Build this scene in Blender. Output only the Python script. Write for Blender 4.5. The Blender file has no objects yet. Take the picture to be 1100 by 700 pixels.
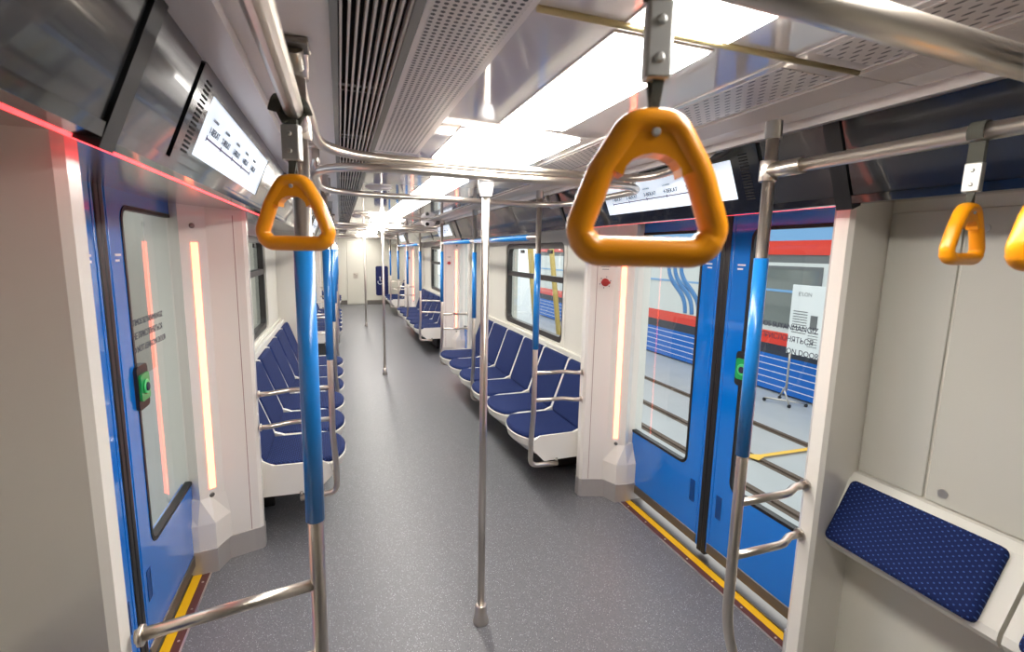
import bpy, bmesh, math, random
from mathutils import Vector, Matrix
random.seed(4)
PI = math.pi
SC = bpy.context.scene
COL = SC.collection
V = Vector

# ------------------------------------------------------------------ materials
def new_mat(name):
    m = bpy.data.materials.new(name); m.use_nodes = True
    return m, m.node_tree.nodes, m.node_tree.links, m.node_tree.nodes['Principled BSDF']

def srgb(r, g, b):
    f = lambda c: (c / 12.92) if c <= .04045 else ((c + .055) / 1.055) ** 2.4
    return (f(r / 255), f(g / 255), f(b / 255), 1)

def mat(name, rgb, rough=.5, metal=0., spec=.5, coat=0., bump=0., bscale=200., vary=0.):
    m, N, L, B = new_mat(name)
    c = srgb(*rgb)
    B.inputs['Base Color'].default_value = c
    B.inputs['Roughness'].default_value = rough
    B.inputs['Metallic'].default_value = metal
    B.inputs['Specular IOR Level'].default_value = spec
    B.inputs['Coat Weight'].default_value = coat
    B.inputs['Coat Roughness'].default_value = .04
    if bump or vary:
        tc = N.new('ShaderNodeTexCoord'); no = N.new('ShaderNodeTexNoise')
        no.inputs['Scale'].default_value = bscale
        L.new(tc.outputs['Object'], no.inputs['Vector'])
        if bump:
            bp = N.new('ShaderNodeBump'); bp.inputs['Strength'].default_value = bump; bp.inputs['Distance'].default_value = .002
            L.new(no.outputs['Fac'], bp.inputs['Height']); L.new(bp.outputs['Normal'], B.inputs['Normal'])
        if vary:
            mx = N.new('ShaderNodeMix'); mx.data_type = 'RGBA'
            mx.inputs[6].default_value = tuple(x * (1 - vary) for x in c[:3]) + (1,)
            mx.inputs[7].default_value = tuple(min(1, x * (1 + vary)) for x in c[:3]) + (1,)
            L.new(no.outputs['Fac'], mx.inputs[0]); L.new(mx.outputs[2], B.inputs['Base Color'])
    return m

def emit(name, rgb, strength, base=(230, 230, 230)):
    m, N, L, B = new_mat(name)
    B.inputs['Base Color'].default_value = srgb(*base)
    B.inputs['Emission Color'].default_value = srgb(*rgb)
    B.inputs['Emission Strength'].default_value = strength
    B.inputs['Roughness'].default_value = .3
    return m

def glass(name, tint=(1, 1, 1), refl=1.0):
    m, N, L, B = new_mat(name)
    N.remove(B)
    t = N.new('ShaderNodeBsdfTransparent'); t.inputs['Color'].default_value = (*tint, 1)
    g = N.new('ShaderNodeBsdfGlossy'); g.inputs['Roughness'].default_value = .01
    f = N.new('ShaderNodeFresnel'); f.inputs['IOR'].default_value = 1.5
    mu = N.new('ShaderNodeMath'); mu.operation = 'MULTIPLY'; mu.inputs[1].default_value = refl
    mx = N.new('ShaderNodeMixShader')
    ge = N.new('ShaderNodeNewGeometry'); iv = N.new('ShaderNodeMath'); iv.operation = 'SUBTRACT'; iv.inputs[0].default_value = refl
    L.new(ge.outputs['Backfacing'], iv.inputs[1]); iv.use_clamp = True
    L.new(iv.outputs[0], mu.inputs[1])
    L.new(f.outputs[0], mu.inputs[0]); L.new(mu.outputs[0], mx.inputs[0])
    L.new(t.outputs[0], mx.inputs[1]); L.new(g.outputs[0], mx.inputs[2])
    L.new(mx.outputs[0], N['Material Output'].inputs['Surface'])
    return m

def dots(name, base, dot, axes, scale, rad, rough=.8, coat=0., spec=.3, stretch=(1, 1), stagger=False, weight=None):
    """a regular grid of dots; axes: two 3-vectors that give the pattern's u and v"""
    m, N, L, B = new_mat(name)
    tc = N.new('ShaderNodeTexCoord')
    d = []
    for k in range(2):
        dp = N.new('ShaderNodeVectorMath'); dp.operation = 'DOT_PRODUCT'
        L.new(tc.outputs['Object'], dp.inputs[0]); dp.inputs[1].default_value = tuple(a * scale * stretch[k] for a in axes[k])
        d.append(dp.outputs['Value'])
    if stagger:   # rotate the grid by 45 degrees
        a = N.new('ShaderNodeMath'); a.operation = 'ADD'; L.new(d[0], a.inputs[0]); L.new(d[1], a.inputs[1])
        s = N.new('ShaderNodeMath'); s.operation = 'SUBTRACT'; L.new(d[0], s.inputs[0]); L.new(d[1], s.inputs[1])
        d = [a.outputs[0], s.outputs[0]]
    q = []
    for o in d:
        fr = N.new('ShaderNodeMath'); fr.operation = 'FRACT'; L.new(o, fr.inputs[0])
        sb = N.new('ShaderNodeMath'); sb.operation = 'SUBTRACT'; L.new(fr.outputs[0], sb.inputs[0]); sb.inputs[1].default_value = .5
        pw = N.new('ShaderNodeMath'); pw.operation = 'MULTIPLY'; L.new(sb.outputs[0], pw.inputs[0]); L.new(sb.outputs[0], pw.inputs[1])
        q.append(pw.outputs[0])
    if weight:   # staggered dashes: turn the cell offsets back and weigh them
        fr2 = [x.inputs[0].links[0].from_socket for x in [o.node for o in q]]
        q = []
        for k in range(2):
            a = N.new('ShaderNodeMath'); a.operation = 'ADD' if k == 0 else 'SUBTRACT'; L.new(fr2[0], a.inputs[0]); L.new(fr2[1], a.inputs[1])
            b = N.new('ShaderNodeMath'); b.operation = 'MULTIPLY'; b.inputs[1].default_value = weight[k] * .5; L.new(a.outputs[0], b.inputs[0])
            pw = N.new('ShaderNodeMath'); pw.operation = 'MULTIPLY'; L.new(b.outputs[0], pw.inputs[0]); L.new(b.outputs[0], pw.inputs[1])
            q.append(pw.outputs[0])
    ad = N.new('ShaderNodeMath'); ad.operation = 'ADD'; L.new(q[0], ad.inputs[0]); L.new(q[1], ad.inputs[1])
    lt = N.new('ShaderNodeMath'); lt.operation = 'LESS_THAN'; L.new(ad.outputs[0], lt.inputs[0]); lt.inputs[1].default_value = rad * rad
    mx = N.new('ShaderNodeMix'); mx.data_type = 'RGBA'
    mx.inputs[6].default_value = srgb(*base); mx.inputs[7].default_value = srgb(*dot)
    L.new(lt.outputs[0], mx.inputs[0]); L.new(mx.outputs[2], B.inputs['Base Color'])
    B.inputs['Roughness'].default_value = rough; B.inputs['Coat Weight'].default_value = coat
    B.inputs['Specular IOR Level'].default_value = spec
    return m

def floor_mat():
    m, N, L, B = new_mat('speckled_vinyl')
    tc = N.new('ShaderNodeTexCoord')
    def speck(scale, lo, hi):
        vo = N.new('ShaderNodeTexVoronoi'); vo.inputs['Scale'].default_value = scale
        L.new(tc.outputs['Object'], vo.inputs['Vector'])
        r = N.new('ShaderNodeSeparateColor'); L.new(vo.outputs['Color'], r.inputs[0])
        c = N.new('ShaderNodeMath'); c.operation = 'GREATER_THAN'; c.inputs[1].default_value = lo; L.new(r.outputs[0], c.inputs[0])
        dd = N.new('ShaderNodeMath'); dd.operation = 'LESS_THAN'; dd.inputs[1].default_value = hi; L.new(vo.outputs['Distance'], dd.inputs[0])
        a = N.new('ShaderNodeMath'); a.operation = 'MULTIPLY'; L.new(c.outputs[0], a.inputs[0]); L.new(dd.outputs[0], a.inputs[1])
        return a.outputs[0]
    no = N.new('ShaderNodeTexNoise'); no.inputs['Scale'].default_value = 160; no.inputs['Detail'].default_value = 4
    L.new(tc.outputs['Object'], no.inputs['Vector'])
    m0 = N.new('ShaderNodeMix'); m0.data_type = 'RGBA'
    m0.inputs[6].default_value = srgb(92, 93, 97); m0.inputs[7].default_value = srgb(117, 118, 122); L.new(no.outputs['Fac'], m0.inputs[0])
    m1 = N.new('ShaderNodeMix'); m1.data_type = 'RGBA'; m1.inputs[7].default_value = srgb(200, 202, 206)
    L.new(m0.outputs[2], m1.inputs[6]); L.new(speck(210, .80, .30), m1.inputs[0])
    m2 = N.new('ShaderNodeMix'); m2.data_type = 'RGBA'; m2.inputs[7].default_value = srgb(52, 54, 60)
    L.new(m1.outputs[2], m2.inputs[6]); L.new(speck(240, .75, .34), m2.inputs[0])
    L.new(m2.outputs[2], B.inputs['Base Color'])
    B.inputs['Roughness'].default_value = .43; B.inputs['Specular IOR Level'].default_value = .5
    return m

M = {}
M['wall'] = mat('warm_white_panel', (222, 219, 208), .28, spec=.5)
M['grey_wall'] = mat('pale_grey_panel', (204, 202, 193), .25, spec=.5)
M['pillar'] = mat('white_gelcoat', (232, 228, 220), .18, spec=.55, coat=.3)
M['ceil'] = mat('satin_ceiling', (240, 234, 232), .3, spec=.5)
M['ceil_gloss'] = mat('polished_ceiling', (236, 230, 227), .08, spec=.8, coat=.8)
M['floor'] = floor_mat()
M['steel'] = mat('brushed_steel', (214, 206, 196), .3, metal=1.)
M['dark_steel'] = mat('dull_steel', (140, 136, 130), .4, metal=1.)
M['kick'] = mat('satin_kick_steel', (206, 202, 198), .5, metal=.75)
M['mirror_steel'] = mat('polished_steel', (214, 208, 204), .2, metal=1.)
M['blue'] = mat('blue_sleeve_plastic', (24, 124, 204), .28, spec=.5, coat=.3)
M['door'] = mat('blue_door_paint', (0, 116, 214), .12, spec=.6, coat=.7)
M['rubber'] = mat('black_rubber', (22, 24, 26), .45)
M['black'] = mat('glossy_black_panel', (42, 43, 46), .16, spec=.6, coat=.5)
M['black2'] = mat('screen_bezel', (26, 27, 30), .14, spec=.5, coat=.4)
M['cove_l'] = mat('anthracite_panel', (52, 53, 56), .2, spec=.5, coat=.3)
M['shell'] = mat('white_seat_shell', (228, 226, 218), .25, spec=.5, coat=.2)
M['seat'] = dots('navy_moquette', (13, 30, 80), (58, 88, 152), ((0, 1, 0), (1, 0, 1)), 42, .17, .85, stagger=True)
M['yellow'] = mat('yellow_grip_plastic', (238, 152, 8), .32, spec=.5, coat=.15)
M['strap'] = mat('dark_webbing', (72, 72, 64), .8, bump=.6, bscale=900)
M['clamp'] = mat('zinc_clamp', (200, 200, 198), .5, metal=1.)
M['light'] = emit('ceiling_diffuser', (255, 250, 242), 21)
M['strip'] = emit('warm_light_strip', (255, 98, 56), 4.6)
M['red_led'] = emit('red_light_strip', (255, 30, 44), 2.6)
M['screen'] = emit('lcd_screen', (206, 224, 244), .62)
M['ink'] = mat('dark_print', (34, 36, 60), .6)
M['white_ink'] = mat('white_print', (232, 236, 240), .6)
M['purple'] = mat('purple_line_print', (86, 50, 96), .6)
M['threshold'] = mat('yellow_threshold_strip', (236, 184, 12), .45)
M['brown'] = mat('maroon_edge_strip', (92, 50, 46), .5)
M['glass'] = glass('clear_glass', (.93, .96, .95), 1.)
M['dark'] = mat('dark_void', (24, 22, 22), .8)
M['perf'] = dots('round_perforated_sheet', (228, 222, 220), (30, 28, 30), ((1, 0, 0), (0, 1, 0)), 70, .3, .3, spec=.5)
M['slot'] = dots('slotted_sheet', (222, 215, 211), (60, 57, 58), ((1, 0, 0), (0, 1, 0)), 1, 1., .3, spec=.5, stretch=(29, 27), stagger=True, weight=(1 / .085, 1 / .27))
M['rib'] = mat('ribbed_grille', (226, 219, 214), .35)
M['rib_shade'] = mat('grille_shadow_gap', (96, 90, 88), .6)
M['green'] = mat('green_button', (28, 160, 84), .35, coat=.3)
M['red'] = mat('red_knob', (176, 52, 50), .4)
M['plate'] = mat('white_plate', (226, 220, 212), .4)
M['frame'] = mat('window_rubber', (50, 46, 44), .4)
M['pad'] = mat('navy_pad', (20, 28, 84), .8)
M['box'] = mat('black_heater', (40, 38, 38), .6)
# outside
M['ground'] = mat('depot_concrete', (176, 178, 178), .35, bscale=1.5, vary=.12)
M['pit'] = mat('brown_rail_bed', (92, 76, 64), .7)
M['t_blue'] = mat('train_blue', (4, 104, 200), .25, coat=.3)
M['t_red'] = mat('train_red', (232, 64, 48), .25, coat=.3)
M['t_white'] = mat('train_white', (222, 224, 222), .3, coat=.3)
M['t_pale'] = mat('train_pale_blue', (128, 176, 222), .3)
M['t_grey'] = mat('train_grey', (108, 110, 112), .4)
M['t_dark'] = mat('train_dark_band', (52, 58, 70), .4)
M['t_glass'] = mat('train_window', (120, 126, 124), .08, spec=.9, coat=.6)
M['t_pane'] = mat('train_pale_window', (196, 214, 208), .1, spec=.8)
M['paper'] = mat('white_paper', (236, 238, 238), .6)
M['yellow_post'] = mat('ochre_steel_post', (206, 176, 96), .5)
M['tape'] = mat('yellow_tape', (232, 184, 70), .6)
M['depot'] = mat('depot_wall', (150, 147, 136), .6)
M['leaf'] = mat('pale_shrub', (206, 222, 190), .8)

# ------------------------------------------------------------------ mesh helpers
def fillet(pts, r, seg=6, closed=False):
    """round the corners of a polyline"""
    P = [V(p) for p in pts]; out = []
    n = len(P)
    for i, p in enumerate(P):
        if not closed and (i == 0 or i == n - 1): out.append(p); continue
        a = P[i - 1] - p; b = P[(i + 1) % n] - p
        rr = r[i] if isinstance(r, (list, tuple)) else r
        la, lb = a.length, b.length
        a.normalize(); b.normalize()
        ang = a.angle(b)
        if rr <= 0 or ang > PI - .02: out.append(p); continue
        t = min(rr / math.tan(ang / 2), la * .49, lb * .49)
        p0 = p + a * t; p1 = p + b * t
        for k in range(seg + 1):
            u = k / seg
            out.append(p0 * (1 - u) ** 2 + p * 2 * u * (1 - u) + p1 * u * u)
    return out

class MB:
    def __init__(s): s.bm = bmesh.new()
    def face(s, vs, smooth=False):
        try:
            f = s.bm.faces.new(vs); f.smooth = smooth; return f
        except ValueError: return None
    def box(s, x0, x1, y0, y1, z0, z1, bev=0., seg=2):
        m = Matrix.Translation(((x0 + x1) / 2, (y0 + y1) / 2, (z0 + z1) / 2)) @ Matrix.Diagonal((abs(x1 - x0), abs(y1 - y0), abs(z1 - z0), 1))
        g = bmesh.ops.create_cube(s.bm, size=1, matrix=m)
        if bev:
            es = list({e for v in g['verts'] for e in v.link_edges})
            r = bmesh.ops.bevel(s.bm, geom=es, offset=bev, segments=seg, profile=.5, affect='EDGES')
            for f in r['faces']: f.smooth = True
        return s
    def tube(s, pts, r, n=14, closed=False, cap=True, flat=1., up=None):
        P = [V(p) for p in pts]; m = len(P); rings = []
        T = []
        for i in range(m):
            if closed: t = P[(i + 1) % m] - P[i - 1]
            else: t = P[min(i + 1, m - 1)] - P[max(i - 1, 0)]
            T.append(t.normalized())
        u = V(up) if up else (V((0, 0, 1)) if abs(T[0].z) < .9 else V((1, 0, 0)))
        for i in range(m):
            t = T[i]
            if up: u = V(up)
            u = (u - t * u.dot(t)).normalized(); w = t.cross(u)
            rr = r[i] if isinstance(r, (list, tuple)) else r
            fl = flat[i] if isinstance(flat, (list, tuple)) else flat
            rings.append([s.bm.verts.new(P[i] + (u * math.cos(2 * PI * k / n) + w * math.sin(2 * PI * k / n) * fl) * rr) for k in range(n)])
        for i in range(m if closed else m - 1):
            a, b = rings[i], rings[(i + 1) % m]
            for k in range(n): s.face((a[k], a[(k + 1) % n], b[(k + 1) % n], b[k]), True)
        if cap and not closed:
            s.face(rings[0][::-1]); s.face(rings[-1])
        return s
    def lathe(s, c, prof, n=24, axis='z'):
        """prof: (radius, height) pairs along the axis"""
        c = V(c); rings = []
        def at(r, h, k):
            a = 2 * PI * k / n; p, q = r * math.cos(a), r * math.sin(a)
            return c + (V((p, q, h)) if axis == 'z' else V((h, p, q)) if axis == 'x' else V((q, h, p)))
        for r, h in prof: rings.append([s.bm.verts.new(at(max(r, 1e-4), h, k)) for k in range(n)])
        for a, b in zip(rings, rings[1:]):
            for k in range(n): s.face((a[k], a[(k + 1) % n], b[(k + 1) % n], b[k]), True)
        s.face(rings[0][::-1]); s.face(rings[-1])
        return s
    def prism(s, poly, a, b, axis='z', smooth=False):
        """extrude a 2-D polygon: axis z -> (x,y), axis y -> (x,z), axis x -> (y,z)"""
        f = {'z': lambda p, h: (p[0], p[1], h), 'y': lambda p, h: (p[0], h, p[1]), 'x': lambda p, h: (h, p[0], p[1])}[axis]
        A = [s.bm.verts.new(f(p, a)) for p in poly]; B = [s.bm.verts.new(f(p, b)) for p in poly]
        n = len(poly)
        for k in range(n): s.face((A[k], A[(k + 1) % n], B[(k + 1) % n], B[k]), smooth)
        s.face(A[::-1]); s.face(B)
        return s
    def loft(s, loops, smooth=True, cap=True):
        R = [[s.bm.verts.new(p) for p in l] for l in loops]; n = len(R[0])
        for a, b in zip(R, R[1:]):
            for k in range(n): s.face((a[k], a[(k + 1) % n], b[(k + 1) % n], b[k]), smooth)
        if cap: s.face(R[0][::-1]); s.face(R[-1])
        return s
    @staticmethod
    def rrect(u0, u1, v0, v1, r, seg=5):
        o = []
        for (cu, cv, a0) in ((u1 - r, v1 - r, 0), (u0 + r, v1 - r, 90), (u0 + r, v0 + r, 180), (u1 - r, v0 + r, 270)):
            for k in range(seg + 1):
                a = math.radians(a0 + 90 * k / seg); o.append((cu + r * math.cos(a), cv + r * math.sin(a)))
        return o
    def ring(s, mp, outer, inner, w0, w1, ri=.05, ro=0., seg=5):
        """frame between two (rounded) rectangles, extruded from w0 to w1; mp(u,v,w) -> point"""
        I = s.rrect(*inner, ri, seg); O = s.rrect(*outer, max(ro, 1e-4), seg) if ro > 0 else None
        if O is None:
            u0, u1, v0, v1 = outer; O = []
            for q, (cu, cv) in enumerate(((u1, v1), (u0, v1), (u0, v0), (u1, v0))):
                for k in range(seg + 1):
                    iu, iv = I[q * (seg + 1) + k]
                    if k == 0: O.append((cu, iv) if q in (0, 2) else (iu, cv))
                    elif k == seg: O.append((iu, cv) if q in (0, 2) else (cu, iv))
                    else: O.append((cu, cv))
        n = len(I); L = []
        for loop, w in ((O, w0), (O, w1), (I, w1), (I, w0)):
            L.append([s.bm.verts.new(mp(u, v, w)) for u, v in loop])
        for a in range(4):
            A, B = L[a], L[(a + 1) % 4]
            for k in range(n): s.face((A[k], A[(k + 1) % n], B[(k + 1) % n], B[k]))
        bmesh.ops.remove_doubles(s.bm, verts=[v for l in L for v in l], dist=1e-6)
        return s
    def slab(s, mp, rect, w0, w1, r=.0, seg=5):
        poly = s.rrect(*rect, r, seg) if r > 0 else [(rect[1], rect[3]), (rect[0], rect[3]), (rect[0], rect[2]), (rect[1], rect[2])]
        A = [s.bm.verts.new(mp(u, v, w0)) for u, v in poly]; B = [s.bm.verts.new(mp(u, v, w1)) for u, v in poly]
        n = len(poly)
        for k in range(n): s.face((A[k], A[(k + 1) % n], B[(k + 1) % n], B[k]))
        s.face(A[::-1]); s.face(B)
        return s
    def build(s, name, m, parent=None, off=(0, 0, 0)):
        bm = s.bm
        bmesh.ops.recalc_face_normals(bm, faces=bm.faces)
        if V(off).length > 0: bmesh.ops.translate(bm, verts=bm.verts, vec=-V(off))
        me = bpy.data.meshes.new(name); bm.to_mesh(me); bm.free()
        me.materials.append(m)
        o = bpy.data.objects.new(name, me); COL.objects.link(o)
        if parent: o.parent = parent
        return o

def tag(o, label=None, cat=None, group=None, kind=None):
    if label: o['label'] = label
    if cat: o['category'] = cat
    if group: o['group'] = group
    if kind: o['kind'] = kind
    return o
def thing(name, label, cat, loc, group=None):
    o = bpy.data.objects.new(name, None); COL.objects.link(o); o.location = loc; o.empty_display_size = .1
    return tag(o, label, cat, group)
def copy_tree(o, parent=None):
    c = o.copy(); COL.objects.link(c)
    if parent: c.parent = parent
    for ch in list(o.children): copy_tree(ch, c)
    return c
def text(body, size, mp, m, parent, name='lettering', align='LEFT', sx=1.):
    """mp: 4x4 matrix of the text's local frame"""
    cu = bpy.data.curves.new(name, 'FONT'); cu.body = body; cu.size = size; cu.align_x = align; cu.extrude = .0004
    cu.materials.append(m)
    t = bpy.data.objects.new(name, cu); COL.objects.link(t)
    me = bpy.data.meshes.new_from_object(t.evaluated_get(bpy.context.evaluated_depsgraph_get()))
    bpy.data.objects.remove(t); bpy.data.curves.remove(cu)
    o = bpy.data.objects.new(name, me); COL.objects.link(o); o.parent = parent
    o.matrix_local = mp @ Matrix.Diagonal((sx, 1, 1, 1))
    return o
def frame_m(origin, x, y):
    x = V(x).normalized(); y = V(y).normalized(); z = x.cross(y)
    m = Matrix.Identity(4)
    for i in range(3): m[i][0], m[i][1], m[i][2], m[i][3] = x[i], y[i], z[i], origin[i]
    return m
ORD = ['first', 'second', 'third', 'fourth', 'fifth', 'sixth', 'seventh', 'eighth', 'ninth', 'tenth', 'eleventh', 'twelfth', 'thirteenth', 'fourteenth', 'fifteenth', 'sixteenth', 'seventeenth', 'eighteenth', 'nineteenth', 'twentieth', 'twenty-first']
SIDE = {1: 'right', -1: 'left'}

# ------------------------------------------------------------------ layout
ZONES = [2.04, 6.99, 11.94]          # centres of the door zones along the car
Y_END, Y_BACK = 15.95, -3.0
HALF = .84                            # from a zone's centre to its pillars' inner corner
XW = 1.22                             # wall plane
ZC = 2.1                              # ceiling plane
XP = .64                              # line of the grab poles
XD = 1.33                             # door leaf plane
BENCH = [(2.965, 6.067), (7.915, 11.017), (12.865, 14.416)]
ZT, XT, ZB, XB = 2.095, .785, 1.87, .875    # top and bottom edge of the dark panels over the doors

# ------------------------------------------------------------------ setting
tag(MB().box(-1.36, 1.32, Y_BACK, Y_END, -.12, 0).build('floor', M['floor']), 'dark grey speckled vinyl floor of the carriage', kind='structure')
# ceiling: satin slabs beside, polished strip in the middle
def ceiling_piece(name, x0, x1, y0, y1, m, label):
    tag(MB().box(x0, x1, y0, y1, ZC, ZC + .12).build(name, m), label, kind='structure')
ceiling_piece('ceiling', -.80, -.565, Y_BACK, Y_END, M['ceil'], 'white satin ceiling strip on the left')
ceiling_piece('ceiling', -.43, .80, Y_BACK, Y_END, M['ceil_gloss'], 'polished pale ceiling with reflections')
ceiling_piece('ceiling', -.80, .80, Y_BACK, Y_END, M['dark'], 'dark duct above the ceiling grille')
bpy.data.objects['ceiling.002'].location.z += .125
def wall(s):
    b = MB(); X0, X1 = s * XW, s * (XW + .16)
    lo, hi = min(X0, X1), max(X0, X1)
    def blk(y0, y1, z0, z1): b.box(lo, hi, y0, y1, z0, z1)
    blk(Y_BACK, ZONES[0] - HALF - .02, 0, 2.2)
    for i, zc in enumerate(ZONES):
        ys = zc + HALF + .02; ye = ZONES[i + 1] - HALF - .02 if i < 2 else Y_END
        w0, w1 = (ys + ye) / 2 - .77, (ys + ye) / 2 + .77
        if i == 2: w0, w1 = 13.2, 14.3
        blk(ys, w0 - .04, 0, 2.2); blk(w1 + .04, ye, 0, 2.2); blk(w0 - .04, w1 + .04, 0, .89); blk(w0 - .04, w1 + .04, 1.84, 2.2)
        b.box(lo, hi, zc - HALF - .02, zc + HALF + .02, 1.95, 2.2)      # above the doors
    tag(b.build('wall_' + SIDE[s], M['wall']), 'warm white side wall on the %s' % SIDE[s], kind='structure')
    # shelf of the wall under the windows, over the seat backs
    # windows
    for i, zc in enumerate(ZONES):
        ys = zc + HALF + .02; ye = ZONES[i + 1] - HALF - .02 if i < 2 else Y_END
        w0, w1 = (ys + ye) / 2 - .77, (ys + ye) / 2 + .77
        if i == 2: w0, w1 = 13.2, 14.3
        mp = lambda u, v, w, s=s: V((s * w, u, v))
        fr = MB().ring(mp, (w0 - .05, w1 + .05, .88, 1.85), (w0, w1, .925, 1.80), XW - .004, XW + .10, .07).build('window_%d' % (i + 1 if s > 0 else i + 4), M['wall'])
        tag(fr, '%s side window of the carriage, %s from the near end' % (SIDE[s], ORD[i]), kind='structure')
        f2 = MB().ring(mp, (w0 - .012, w1 + .012, .913, 1.812), (w0 + .05, w1 - .05, .975, 1.745), XW + .012, XW + .06, .055, .075)
        f2.box(*sorted((s * (XW + .012), s * (XW + .055))), w0 + .03, w1 - .03, 1.45, 1.50)
        for q in (.22, .68):
            yy = w0 + (w1 - w0) * q
            f2.box(*sorted((s * (XW + .005), s * (XW + .02))), yy - .05, yy + .05, 1.70, 1.735, .004)
        f2.build('window_frame', M['frame'], fr)
        MB().slab(mp, (w0 + .02, w1 - .02, .94, 1.78), XW + .05, XW + .056, .05).build('window_pane', M['glass'], fr)
wall(1); wall(-1)
tag(MB().box(-1.4, 1.4, Y_BACK - .1, Y_BACK, 0, 2.2).build('wall_back', M['wall']), 'white bulkhead behind the viewer', kind='structure')
# end wall with its door
we = MB(); we.box(-1.4, 1.4, Y_END, Y_END + .12, 0, 2.2)
we = tag(we.build('wall_end', M['wall']), 'white bulkhead at the far end of the carriage', kind='structure')
for k, (x0, x1) in enumerate(((-1.21, -.68), (-.67, -.40), (.20, .63), (.64, 1.21))):
    MB().box(x0, x1, Y_END - .012, Y_END, .14, 2.09, .004).build('wall_panel', M['wall'], we)
MB().box(-1.2, -.40, Y_END - .02, Y_END, 0, .13, .003).build('kick_plate', M['dark_steel'], we)
MB().box(.20, 1.2, Y_END - .02, Y_END, 0, .13, .003).build('kick_plate', M['dark_steel'], we)
de = tag(MB().box(-.385, .185, Y_END - .025, Y_END, .03, 1.95, .006).build('door_7', M['wall']), 'plain white door in the far end wall', kind='structure')
hb = MB().box(-.20, -.06, Y_END - .035, Y_END - .025, .82, 1.0, .004); hb.tube(fillet([(-.09, Y_END - .03, .95), (-.09, Y_END - .07, .95), (-.19, Y_END - .07, .95)], .015), .009)
hb.build('door_handle', M['steel'], de)
# dark panels over doors/windows, their lips, soffits
def cove(s):
    b = MB()
    b.prism([(s * .70, ZC + .04), (s * .70, ZC - .028), (s * XT, ZT - .004), (s * .83, ZT), (s * .86, ZC + .1)], Y_BACK, Y_END, 'y')
    tag(b.build('trim_%d' % (1 if s > 0 else 2), M['ceil']), 'pale ceiling edge trim along the %s side' % SIDE[s], kind='structure')
    b = MB()   # soffit
    b.prism([(s * (XB + .015), ZB + .012), (s * 1.40, 1.905), (s * 1.40, 1.96), (s * (XB + .015), 1.96)], Y_BACK, Y_END, 'y')
    tag(b.build('trim_%d' % (3 if s > 0 else 4), M['mirror_steel']), 'reflective steel soffit over doors and windows on the %s' % SIDE[s], kind='structure')
    b = MB()
    b.prism([(s * (XB - .004), ZB - .004), (s * (XB + .03), ZB - .004), (s * (XB + .03), ZB + .014), (s * (XB - .012), ZB + .018)], Y_BACK, Y_END, 'y')
    tag(b.build('trim_%d' % (5 if s > 0 else 6), M['black2']), 'thin metal lip below the dark panels on the %s' % SIDE[s], kind='structure')
cove(1); cove(-1)
nx, nz = (ZT - ZB), (XB - XT); ln = math.hypot(nx, nz)
TILT = V((XB - XT, 0, ZB - ZT)).normalized()      # down along the panel (right side)
def cove_map(s):
    # u along the car, v = distance down from the top edge, w = outwards into the room
    n = V((-(ZT - ZB), 0, -(XB - XT))).normalized()
    def mp(u, v, w):
        p = V((XT, 0, ZT)) + TILT * v + n * w
        return V((s * p.x, u, p.z))
    return mp
CL = math.hypot(XB - XT, ZB - ZT)
def cove_panel(s, y0, y1, label, m):
    mp = cove_map(s)
    o = MB().slab(mp, (y0 + .004, y1 - .004, .006, CL - .004), -.03, 0, .004, 2).build('overhead_panel', m)
    o.location = (0, 0, 0)
    return tag(o, label, 'panel', 'dark overhead panels on the %s' % SIDE[s])
def cove_joint(s, y, w=.05):
    mp = cove_map(s)
    o = MB().slab(mp, (y - w / 2, y + w / 2, .0, CL + .02), -.03, .006).build('trim_%d' % cove_joint.n, M['rubber'])
    cove_joint.n += 1
    tag(o, 'black vertical joint between overhead panels', kind='structure')
cove_joint.n = 7
def screen_unit(s, y0, y1, label, full=True):
    """dark bezel with a bright route screen; text only on the near ones"""
    mp = cove_map(s); r = bpy.data.objects.new('route_display', None); COL.objects.link(r); r.location = mp((y0 + y1) / 2, CL, 0)
    tag(r, label, 'display', 'route displays over the doors'); off = r.location.copy()
    sy0, sy1 = y0 + .125, y1 - .20
    b = MB().ring(mp, (y0, y1, .004, CL - .002), (sy0, sy1, .042, CL - .052), -.03, .004, .004, .004, 2)
    b.slab(mp, (sy0 - .002, sy1 + .002, .035, CL - .045), -.03, -.004)
    b.build('bezel', M['black2'], r, off)
    MB().slab(mp, (sy0, sy1, .042, CL - .052), -.004, .001).build('screen', M['screen'], r, off)
    v = MB()
    for k in range(16):
        vv = .03 + k * (CL - .07) / 16
        v.slab(mp, (y0 + .045, y0 + .085, vv, vv + .005), .0035, .0052)
    v.build('speaker_vent', M['dark'], r, off)
    if full:
        dx = V((0, -1, 0)) if s > 0 else V((0, 1, 0))
        up = (mp(0, 0, 0) - mp(0, 1, 0)).normalized()
        base = .115
        ln = MB()
        a0, a1 = (sy1 - .07, sy1 - .68) if s > 0 else (sy0 + .07, sy0 + .68)
        lo, hi = min(a0, a1), max(a0, a1)
        ln.slab(mp, (lo, hi, base + .018, base + .022), .001, .0022)
        for k in range(5):
            q = a0 + (a1 - a0) * k / 4
            ln.slab(mp, (q - .002, q + .002, base + .012, base + .027), .001, .0022)
        ln.build('route_line', M['purple'], r, off)
        for k in range(5):
            q = a0 + (a1 - a0) * (k - .12 if k else 0) / 4
            p = mp(q, base + .006, .0022) - off
            text('%d-BEKAT' % (k + 1), .026, frame_m(p, dx, up), M['ink'], r)
            text('%d-STATION' % (k + 1), .011, frame_m(mp(q, base - .026, .0022) - off, dx, up), M['t_grey'], r)
        
    return r
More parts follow.
